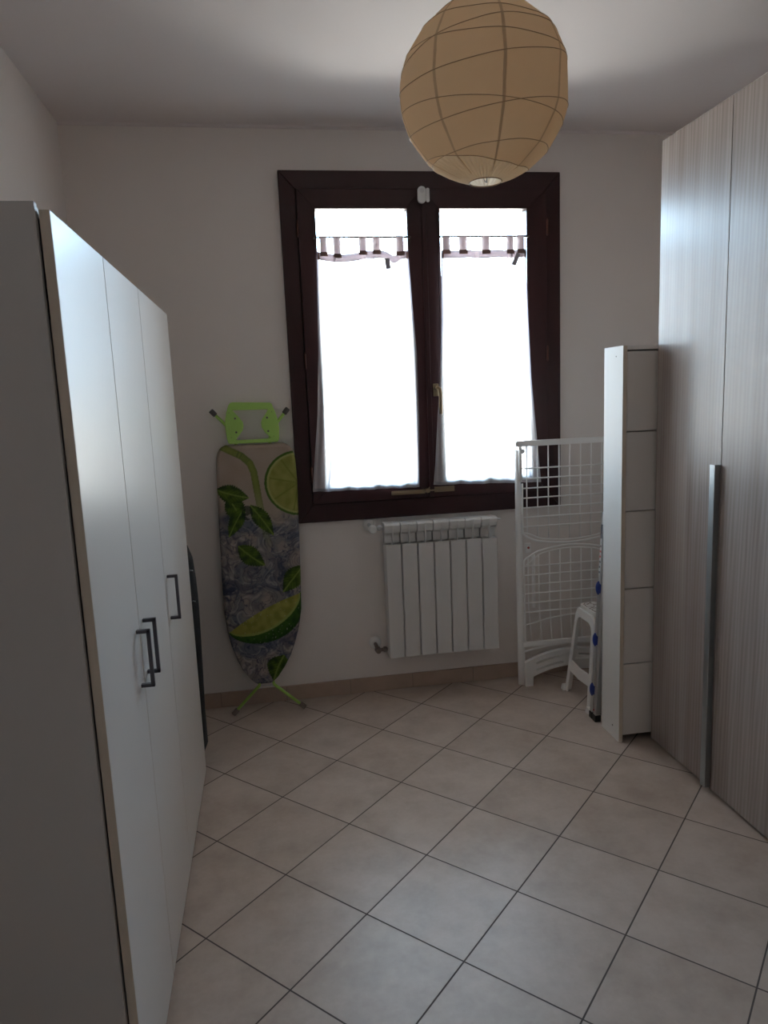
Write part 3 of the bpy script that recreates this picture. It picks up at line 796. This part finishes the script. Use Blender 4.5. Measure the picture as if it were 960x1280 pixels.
# top bar with rounded ends
m = MB(); pr = rounded(XA-.006, XB+.006, 1.262, 1.290, .010, 4); m.prism(pr, [], lambda u, v, s: (u, YR-.014 if s else YR+.014, v)); m.build('top_bar', 'rackwhite', dr, bevel=.004)
def smoothpath(pts, n=8):
    out = []
    P_ = [Vector(p) for p in pts]
    for i in range(len(P_)-1):
        p0 = P_[max(0, i-1)]; p1 = P_[i]; p2 = P_[i+1]; p3 = P_[min(len(P_)-1, i+2)]
        for k in range(n):
            t = k/n; out.append(.5*((2*p1)+(-p0+p2)*t+(2*p0-5*p1+4*p2-p3)*t*t+(-p0+3*p1-3*p2+p3)*t**3))
    out.append(P_[-1]); return out
wires_x = [1.281+.0576*k for k in range(9)]
# upper hanging grid
up = MB()
yy = YR-.006
xc_ = 1.509
bow_up = lambda x: .758+.038*((x-xc_)/.24)**2 if abs(x-xc_) < .24 else .758+.038
pts = [(1.256, yy, 1.075), (1.256, yy, .845), (1.262, yy, .815), (1.285, yy, .795)]+[(x, yy, .757+.030*((x-xc_)/.225)**2) for x in (1.33, 1.39, 1.45, 1.51, 1.57, 1.63, 1.69)]+[(1.735, yy, .795), (1.757, yy, .815), (1.763, yy, .845), (1.763, yy, 1.075)]
up.tube(smoothpath(pts, 5), .0052, 8)
g1 = up.build('upper_wing', 'rackwhite', dr, smooth=True)
q = MB(); q.tube(smoothpath([(1.262, yy, .822), (1.295, yy, .812)]+[(x, yy, .773+.030*((x-xc_)/.225)**2) for x in (1.35, 1.43, 1.51, 1.59, 1.67)]+[(1.725, yy, .812), (1.757, yy, .822)], 5), .0035, 8)
q.build('stretch_wire', 'rackwhite', g1, smooth=True)
for z in (1.150, 1.099, 1.050, 1.0, .950, .901, .852):
    q = MB(); q.cyl((1.256, yy, z), (1.763, yy, z), .0036, 8); q.build('wire', 'rackwhite', g1, smooth=True)
for x in wires_x:
    q = MB(); q.cyl((x, yy+.004, 1.268), (x, yy+.004, .773+.030*((x-xc_)/.225)**2), .0034, 8); q.build('cross_wire', 'rackwhite', g1, smooth=True)
# lower hanging grid
lo = MB()
yl = YR-.014
pts = [(1.263, yl, .235), (1.260, yl, .45), (1.258, yl, .655), (1.262, yl, .680), (1.282, yl, .695)]+[(x, yl, .745-.040*((x-xc_)/.225)**2) for x in (1.33, 1.39, 1.45, 1.51, 1.57, 1.63, 1.69)]+[(1.738, yl, .695), (1.758, yl, .680), (1.762, yl, .655), (1.760, yl, .45), (1.757, yl, .235)]
lo.tube(smoothpath(pts, 5), .0052, 8)
g2 = lo.build('lower_wing', 'rackwhite', dr, smooth=True)
q = MB(); q.tube(smoothpath([(1.270, yl, .655), (1.300, yl, .675)]+[(x, yl, .729-.040*((x-xc_)/.225)**2) for x in (1.35, 1.43, 1.51, 1.59, 1.67)]+[(1.72, yl, .675), (1.75, yl, .655)], 5), .0035, 8)
q.build('stretch_wire', 'rackwhite', g2, smooth=True)
for z in (.647, .600, .549, .501, .452, .403):
    q = MB(); q.cyl((1.262, yl, z), (1.760, yl, z), .0036, 8); q.build('wire', 'rackwhite', g2, smooth=True)
q = MB(); q.tube([(1.262, yl, .335), (1.40, yl, .362), (1.51, yl, .372), (1.62, yl, .362), (1.760, yl, .335)], .0036, 8); q.build('wire', 'rackwhite', g2, smooth=True)
for k, x in enumerate(wires_x):
    q = MB(); q.tube([(x, yl+.004, .729-.040*((x-xc_)/.225)**2), (x+.002, yl+.004, .42), (x+.016-.002*k, yl+.002, .243)], .0034, 8); q.build('cross_wire', 'rackwhite', g2, smooth=True)
q = MB(); q.box(1.246, 1.774, YR-.024, YR-.008, .217, .243); q.build('bottom_bar', 'rackwhite', g2, bevel=.004)
# rear frame seen through the lower grid
for xx in (1.317, 1.70):
    q = MB(); q.tube([(xx, YR+.008, .70), (xx, YR+.008, .42)], .009, 10); q.build('rear_support', 'rackwhite', dr, smooth=True)
q = MB(); q.box(1.272, 1.300, YR-.004, YR+.010, .715, .765); h_ = q.build('hinge_plate', 'plastic', dr, bevel=.003)
q2 = MB(); q2.cyl((1.286, YR-.0045, .742), (1.286, YR-.007, .742), .006, 14); q2.build('hinge_rivet', 'red', h_)
# slotted foot plate
def arc_y(x, z0, rise, half=.19, xm=1.49): return z0+rise*(1-((x-xm)/half)**2)
def plate(u, v, s): return (u, YR-.022 if s else YR+.002, v)
xs = [1.258+(1.762-1.258)*k/16 for k in range(17)]
top = [(x, .130+.058*(1-((x-1.51)/.252)**2)) for x in xs]
bot = [(1.300, 0), (1.302, .050)]+[(x, .050+.045*(1-((x-1.51)/.21)**2)) for x in xs[2:-2]]+[(1.718, .050), (1.720, 0), (1.762, 0)]
outer = [(1.258, 0)]+[(x, z) for x, z in bot]+list(reversed(top))
slots = []
for (sa, sb) in ((1.318, 1.468), (1.552, 1.702)):
    for zoff in (.0, .0375):
        n = 8; xs_ = [sa+(sb-sa)*k/n for k in range(n+1)]
        f = lambda x: .082+zoff+.036*(1-((x-1.51)/.2)**2)
        slots.append([(x, f(x)-.006) for x in xs_]+[(x, f(x)+.006) for x in reversed(xs_)])
m = MB(); m.prism(outer, slots, plate); m.build('foot_plate', 'plastic', dr, bevel=.0015)
m = MB(); m.tube([(1.262+.5*k/12, YR+.012, .215-.0*k+.028*math.sin(PI*k/12)-.035) for k in range(13)], .006, 8); m.build('foot_rail', 'rackwhite', dr, smooth=True)

# ------------------------------------------------------------------ plastic stool
st = thing('plastic_stool', (1.60, 3.19, 0), 'small white plastic stool with patterned seat between the drying rack and the ladder', 'stool')
B4 = [(1.438, 3.335), (1.438, 3.045), (1.735, 3.045), (1.735, 3.335)]      # feet corners
T4 = [(1.482, 3.292), (1.482, 3.088), (1.692, 3.088), (1.692, 3.292)]      # top corners
SH = .462
cen = Vector((1.587, 3.19, 0))
for k in range(4):
    j = (k+1) % 4
    b0, b1, t0, t1 = Vector((*B4[k], 0)), Vector((*B4[j], 0)), Vector((*T4[k], SH)), Vector((*T4[j], SH))
    nrm = ((b1-b0).cross(t0-b0)).normalized()
    mid = (b0+b1+t0+t1)/4
    if nrm.dot(mid-Vector((cen.x, cen.y, mid.z))) > 0: nrm = -nrm   # pointing in
    def fn(u, v, s, b0=b0, b1=b1, t0=t0, t1=t1, nrm=nrm):
        return (b0.lerp(t0, v)).lerp(b1.lerp(t1, v), u)+nrm*(.010*s)
    out_ = [(0, 0), (.095, 0), (.11, .25), (.5, .235), (.875, .25), (.885, 0), (1, 0), (1, .84), (.985, .91), (.94, .965), (.87, .99), (.13, .99), (.06, .965), (.015, .91), (0, .84)]
    holl = [(.115, .375), (.5, .36), (.885, .375), (.87, .82), (.82, .875), (.74, .895), (.26, .895), (.18, .875), (.13, .82)]
    m = MB(); m.prism(out_, [holl], fn); m.build('leg_frame', 'plastic', st, bevel=.003)
    m = MB(); c0 = b0+Vector((0, 0, 0)); m.hexa([(c0.x-.016, c0.y-.016, 0), (c0.x+.016, c0.y-.016, 0), (c0.x+.016, c0.y+.016, 0), (c0.x-.016, c0.y+.016, 0)],
                                                [(c0.x-.011, c0.y-.011, .03), (c0.x+.013, c0.y-.011, .03), (c0.x+.013, c0.y+.013, .03), (c0.x-.011, c0.y+.013, .03)])
    m.build('foot', 'plastic', st, bevel=.004)
def seat_mat():
    m, nt, b, o = new_mat('patterned_stool_seat')
    tc = nt.nodes.new('ShaderNodeTexCoord'); w = nt.nodes.new('ShaderNodeTexVoronoi'); w.feature = 'DISTANCE_TO_EDGE'; w.inputs['Scale'].default_value = 34
    nt.links.new(tc.outputs['Object'], w.inputs['Vector'])
    r = nt.nodes.new('ShaderNodeValToRGB'); e = r.color_ramp.elements
    e[0].position = .03; e[0].color = (.25, .19, .16, 1); e[1].position = .10; e[1].color = (.72, .70, .68, 1)
    nt.links.new(w.outputs['Distance'], r.inputs[0]); nt.links.new(r.outputs[0], b.inputs['Base Color']); b.inputs['Roughness'].default_value = .4
    return m
M['seat'] = seat_mat()
m = MB(); pr = rounded(1.490, 1.684, 3.096, 3.284, .035, 6); m.prism(pr, [], lambda u, v, s: (u, v, SH-.012 if s else SH+.012)); se = m.build('seat', 'plastic', st, bevel=.006, seg=3)
m = MB(); pr = rounded(1.498, 1.676, 3.104, 3.276, .03, 6); m.prism(pr, [], lambda u, v, s: (u, v, SH+.0115 if s else SH+.0132)); m.build('seat_inlay', 'seat', se)

# ------------------------------------------------------------------ step ladder
la = thing('step_ladder', (1.6, 2.99, 0), 'folded aluminium ladder with blue joints standing behind the white shoe cabinet', 'ladder')
lean = lambda z: .056*z
def rail(xb, y0, y1, h):
    m = MB(); w = .012
    m.hexa([(xb-w, y0, .012), (xb+w, y0, .012), (xb+w, y1, .012), (xb-w, y1, .012)], [(xb-w+lean(h), y0, h), (xb+w+lean(h), y0, h), (xb+w+lean(h), y1, h), (xb-w+lean(h), y1, h)])
    r = m.build('rail', 'alu', la, bevel=.003)
    q = MB(); q.box(xb-w-.003, xb+w+.003, y0-.003, y1+.003, 0, .032); q.build('rubber_foot', 'blackpl', r, bevel=.003)
    return r
LXA, LXB = 1.434, 1.774
rails = [rail(LXA, 2.985, 3.008, .98), rail(LXA, 2.948, 2.975, 1.02), rail(LXB, 2.985, 3.008, .98), rail(LXB, 2.948, 2.975, 1.02)]
for i, z in enumerate((.14, .382, .628, .90)):
    m = MB(); xa = LXA+lean(z)
    if z < .8:
        m.uvsphere((xa-.009, 2.998, z), .015, .017, .034, 20, 12); m.cyl((xa-.010, 2.998, z), (xa+.010, 2.998, z), .012, 16)
        m.build('blue_joint', 'blue', la, smooth=True)
    m = MB(); m.uvsphere((LXB+lean(z)+.009, 2.998, z), .015, .017, .034, 20, 12); m.build('blue_joint', 'blue', la, smooth=True)
    m = MB(); m.box(xa+.013, LXB+lean(z)-.013, 2.950, 2.973, z-.012, z+.012); m.build('tread', 'alu', la, bevel=.002)
    m = MB(); m.cyl((xa+.013, 2.997, z), (LXB+lean(z)-.013, 2.997, z), .010, 12); m.build('cross_bar', 'alu', la)
# warning sticker on the outer face of the rear rail
def stick(y0, y1, z0, z1, off, matn, name, parent):
    m = MB(); f = lambda z: LXA-.012+lean(z)-off
    m.v = [(f(z0), y0, z0), (f(z0), y1, z0), (f(z1), y1, z1), (f(z1), y0, z1)]; m.f = [(0, 1, 2, 3)]
    o = m.build(name, matn, parent, fix=False); o.modifiers.new('s', 'SOLIDIFY').thickness = .0003; return o
s1 = stick(2.987, 3.006, .69, .93, .0006, 'sticker', 'sticker', rails[0])
stick(2.988, 3.005, .86, .925, .0012, 'greyprint', 'sticker_header', s1)
for k in range(6): stick(2.989+.002*(k % 2), 3.003, .70+k*.024, .709+k*.024, .0012, 'red' if k in (3, 4) else 'greyprint', 'sticker_print', s1)
q = MB(); q.cyl((LXA-.0125, 2.962, .055), (LXA-.0150, 2.962, .055), .004, 10); q.build('screw', 'red', rails[1])

# ------------------------------------------------------------------ paper lantern
LC = Vector((.5615, 1.7665, 2.2343)); LR = .2
pl = thing('paper_lantern', LC, 'round tan paper globe lantern hanging from the ceiling before the window', 'ceiling lamp')
RIBS = [(.86, .04, .02), (.64, -.05, .06), (.347, .092, -.124), (.357, -.046, .073), (.156, .148, .092), (-.290, -.081, .09), (-.32, .144, .09), (-.719, .058, .011), (-.786, -.055, .092)]
def rib_lat(rb, th): return math.asin(max(-.97, min(.97, rb[0]+rb[1]*math.cos(th)+rb[2]*math.sin(th))))
NT = 96; SUB = 4
def spt(th, lat, k=1.): return Vector((LR*k*math.cos(lat)*math.cos(th), LR*k*math.cos(lat)*math.sin(th), LR*k*math.sin(lat)))
top_l, bot_l = math.asin(.972), -math.asin(.981)
m = MB(); m2 = MB(); nrow = None; colsA = []; pleat = []
for i in range(NT):
    th = 2*PI*i/NT
    g = (th-math.radians(-94.5))/(PI/4); gf = g-math.floor(g); sag = 1-.012*(math.sin(PI*gf))**2
    lats = sorted([rib_lat(r_, th) for r_ in RIBS]+[top_l, bot_l]); colp = []
    for a, b in zip(lats, lats[1:]):
        for k in range(SUB):
            t = k/SUB; p = spt(th, a).lerp(spt(th, b), t)
            bulge = 1+.004*math.sin(PI*t)*(1 if (b-a) > .15 else 0)
            colp.append(p*sag*bulge)
    colp.append(spt(th, lats[-1])*sag)
    colsA.append(colp)
R_ = len(colsA[0])
for colp in colsA: m.v += [tuple(LC+p) for p in colp]
m2.v = list(m.v)
for i in range(NT):
    j = (i+1) % NT
    for k in range(R_-1):
        (m2 if k < SUB else m).f.append((i*R_+k, j*R_+k, j*R_+k+1, i*R_+k+1))
shade = m.build('paper_shade', 'paper', pl, smooth=False, fix=False)
shade.data.polygons.foreach_set('use_smooth', [True]*len(shade.data.polygons))
# pleated lower cap
q = MB(); NP = 192
for i in range(NP):
    th = 2*PI*i/NP; lats = sorted([rib_lat(r_, th) for r_ in RIBS]); top_ = lats[0]
    for k in range(6):
        t = k/5; p = spt(th, bot_l).lerp(spt(th, top_), t)
        ph = math.sin(i*2*PI/4.+.9*mnoise.noise(Vector((i*.3, 0, 0))))*.0038*math.sin(PI*min(1, t*1.0))
        q.v.append(tuple(LC+p*(1-.001)+p.normalized()*ph))
for i in range(NP):
    j = (i+1) % NP
    for k in range(5): q.f.append((i*6+k, j*6+k, j*6+k+1, i*6+k+1))
q.build('pleated_base', 'paper_light', pl, smooth=True, fix=False)
for rb in RIBS:
    pts = []
    for i in range(NT):
        th = 2*PI*i/NT; g = (th-math.radians(-94.5))/(PI/4); gf = g-math.floor(g); sag = 1-.012*(math.sin(PI*gf))**2
        pts.append(LC+spt(th, rib_lat(rb, th))*sag*1.002)
    r_ = MB(); r_.tube(pts, .0009, 6, closed=True); r_.build('rib', 'rib', pl, smooth=True)
for k in range(8):
    th0 = math.radians(-94.5)+k*PI/4; q = MB(); row = []
    i0 = None
    for ii in range(60):
        lat = bot_l+.12+(top_l-bot_l-.14)*ii/59
        # radius at this latitude follows the facet chords
        lats = sorted([rib_lat(r_, th0) for r_ in RIBS]+[top_l, bot_l]); kf = 1.
        for a, b in zip(lats, lats[1:]):
            if a <= lat <= b and b > a: kf = math.cos((b-a)/2)/math.cos(lat-(a+b)/2); kf = kf*(1+.004*math.sin(PI*(lat-a)/(b-a))*(1 if (b-a) > .15 else 0)); break
        w = .0042*(.9+.25*mnoise.noise(Vector((k*5, ii*.5, 1))))/max(.2, math.cos(lat)*LR); wob = .012*mnoise.noise(Vector((k*3.3, ii*.12, 4)))/max(.3, math.cos(lat))
        for d_ in (-w, w):
            q.v.append(tuple(LC+spt(th0+wob+d_, lat)*(kf*1.0045)))
    for ii in range(59): q.f.append((2*ii, 2*ii+1, 2*ii+3, 2*ii+2))
    q.build('paper_seam', 'seam', pl, smooth=True, fix=False)
zb = LC.z+LR*math.sin(bot_l); rr = LR*math.cos(bot_l)
for zz, nm in ((zb, 'bottom_ring'), (LC.z+LR*math.sin(top_l), 'top_ring')):
    q = MB(); rr2 = rr if nm == 'bottom_ring' else LR*math.cos(top_l)
    q.tube([(LC.x+rr2*math.cos(2*PI*k/40), LC.y+rr2*math.sin(2*PI*k/40), zz) for k in range(40)], .0015, 8, closed=True); q.build(nm, 'rib', pl, smooth=True)
q = MB(); q.tube([(LC.x-.012, LC.y-rr*.6, zb+.002), (LC.x-.008, LC.y-rr*.6, zb-.006), (LC.x-.004, LC.y-rr*.6, zb-.008), (LC.x-.004, LC.y-rr*.6, zb+.05), (LC.x, LC.y, LC.z+LR*.95)], .0013, 6); q.build('wire_frame', 'alu', pl, smooth=True)
q = MB(); q.tube([(LC.x, LC.y, LC.z+.06), (LC.x, LC.y, ZC-.03)], .003, 10); q.build('power_cord', 'plastic', pl, smooth=True)
q = MB(); q.cyl((LC.x, LC.y, LC.z+.03), (LC.x, LC.y, LC.z+.085), .019, 18); q.build('lamp_socket', 'plastic', pl)
q = MB(); q.uvsphere((LC.x, LC.y, LC.z-.005), .029, .029, .033); q.cyl((LC.x, LC.y, LC.z+.015), (LC.x, LC.y, LC.z+.035), .014, 16); q.build('bulb', 'bulb', pl, smooth=True)
q = MB(); q.cyl((LC.x, LC.y, ZC-.035), (LC.x, LC.y, ZC), .045, 28); q.build('ceiling_rose', 'plastic', pl, bevel=.006)
q = MB()
for a in (0, PI/2): q.tube([(LC.x-LR*.234*math.cos(a), LC.y-LR*.234*math.sin(a), LC.z+LR*.972), (LC.x+LR*.234*math.cos(a), LC.y+LR*.234*math.sin(a), LC.z+LR*.972)], .0013, 6)
q.build('top_spreader', 'alu', pl)

# ------------------------------------------------------------------ light: overcast daylight through the window
w = bpy.data.worlds.new('sky'); sc.world = w; w.use_nodes = True; nt = w.node_tree
bgd = nt.nodes['Background']
tc = nt.nodes.new('ShaderNodeTexCoord'); sp_ = nt.nodes.new('ShaderNodeSeparateXYZ'); nt.links.new(tc.outputs['Generated'], sp_.inputs[0])
r = nt.nodes.new('ShaderNodeValToRGB'); e = r.color_ramp.elements
e[0].position = 0.; e[0].color = (.52, .50, .48, 1); e[1].position = 1.; e[1].color = (.42, .70, 1.1, 1)
x_ = r.color_ramp.elements.new(.49); x_.color = (.75, .72, .69, 1)
x_ = r.color_ramp.elements.new(.52); x_.color = (.66, .88, 1.12, 1)
nt.links.new(math_node(nt, 'MULTIPLY_ADD', sp_.outputs[2], .5, .5), r.inputs[0]); nt.links.new(r.outputs[0], bgd.inputs[0])
bgd.inputs[1].default_value = 43.0
pd = bpy.data.lights.new('window_portal', 'AREA'); pd.shape = 'RECTANGLE'; pd.size = WX1-WX0; pd.size_y = WZ1-WZ0; pd.cycles.is_portal = True
po = bpy.data.objects.new('window_portal', pd); COL.objects.link(po); po.location = ((WX0+WX1)/2, EY+.02, (WZ0+WZ1)/2); po.rotation_euler = (-PI/2, 0, 0)

vs = sc.view_settings; vs.view_transform = 'Standard'; vs.look = 'None'; vs.gamma = 1; vs.use_curve_mapping = False; vs.exposure = 0.0
sc.display_settings.display_device = 'sRGB'
cy_ = sc.cycles
cy_.use_denoising = True
cy_.max_bounces = 14; cy_.diffuse_bounces = 10; cy_.glossy_bounces = 5; cy_.transparent_max_bounces = 16; cy_.transmission_bounces = 8
cy_.sample_clamp_indirect = 4; cy_.caustics_reflective = False; cy_.caustics_refractive = False
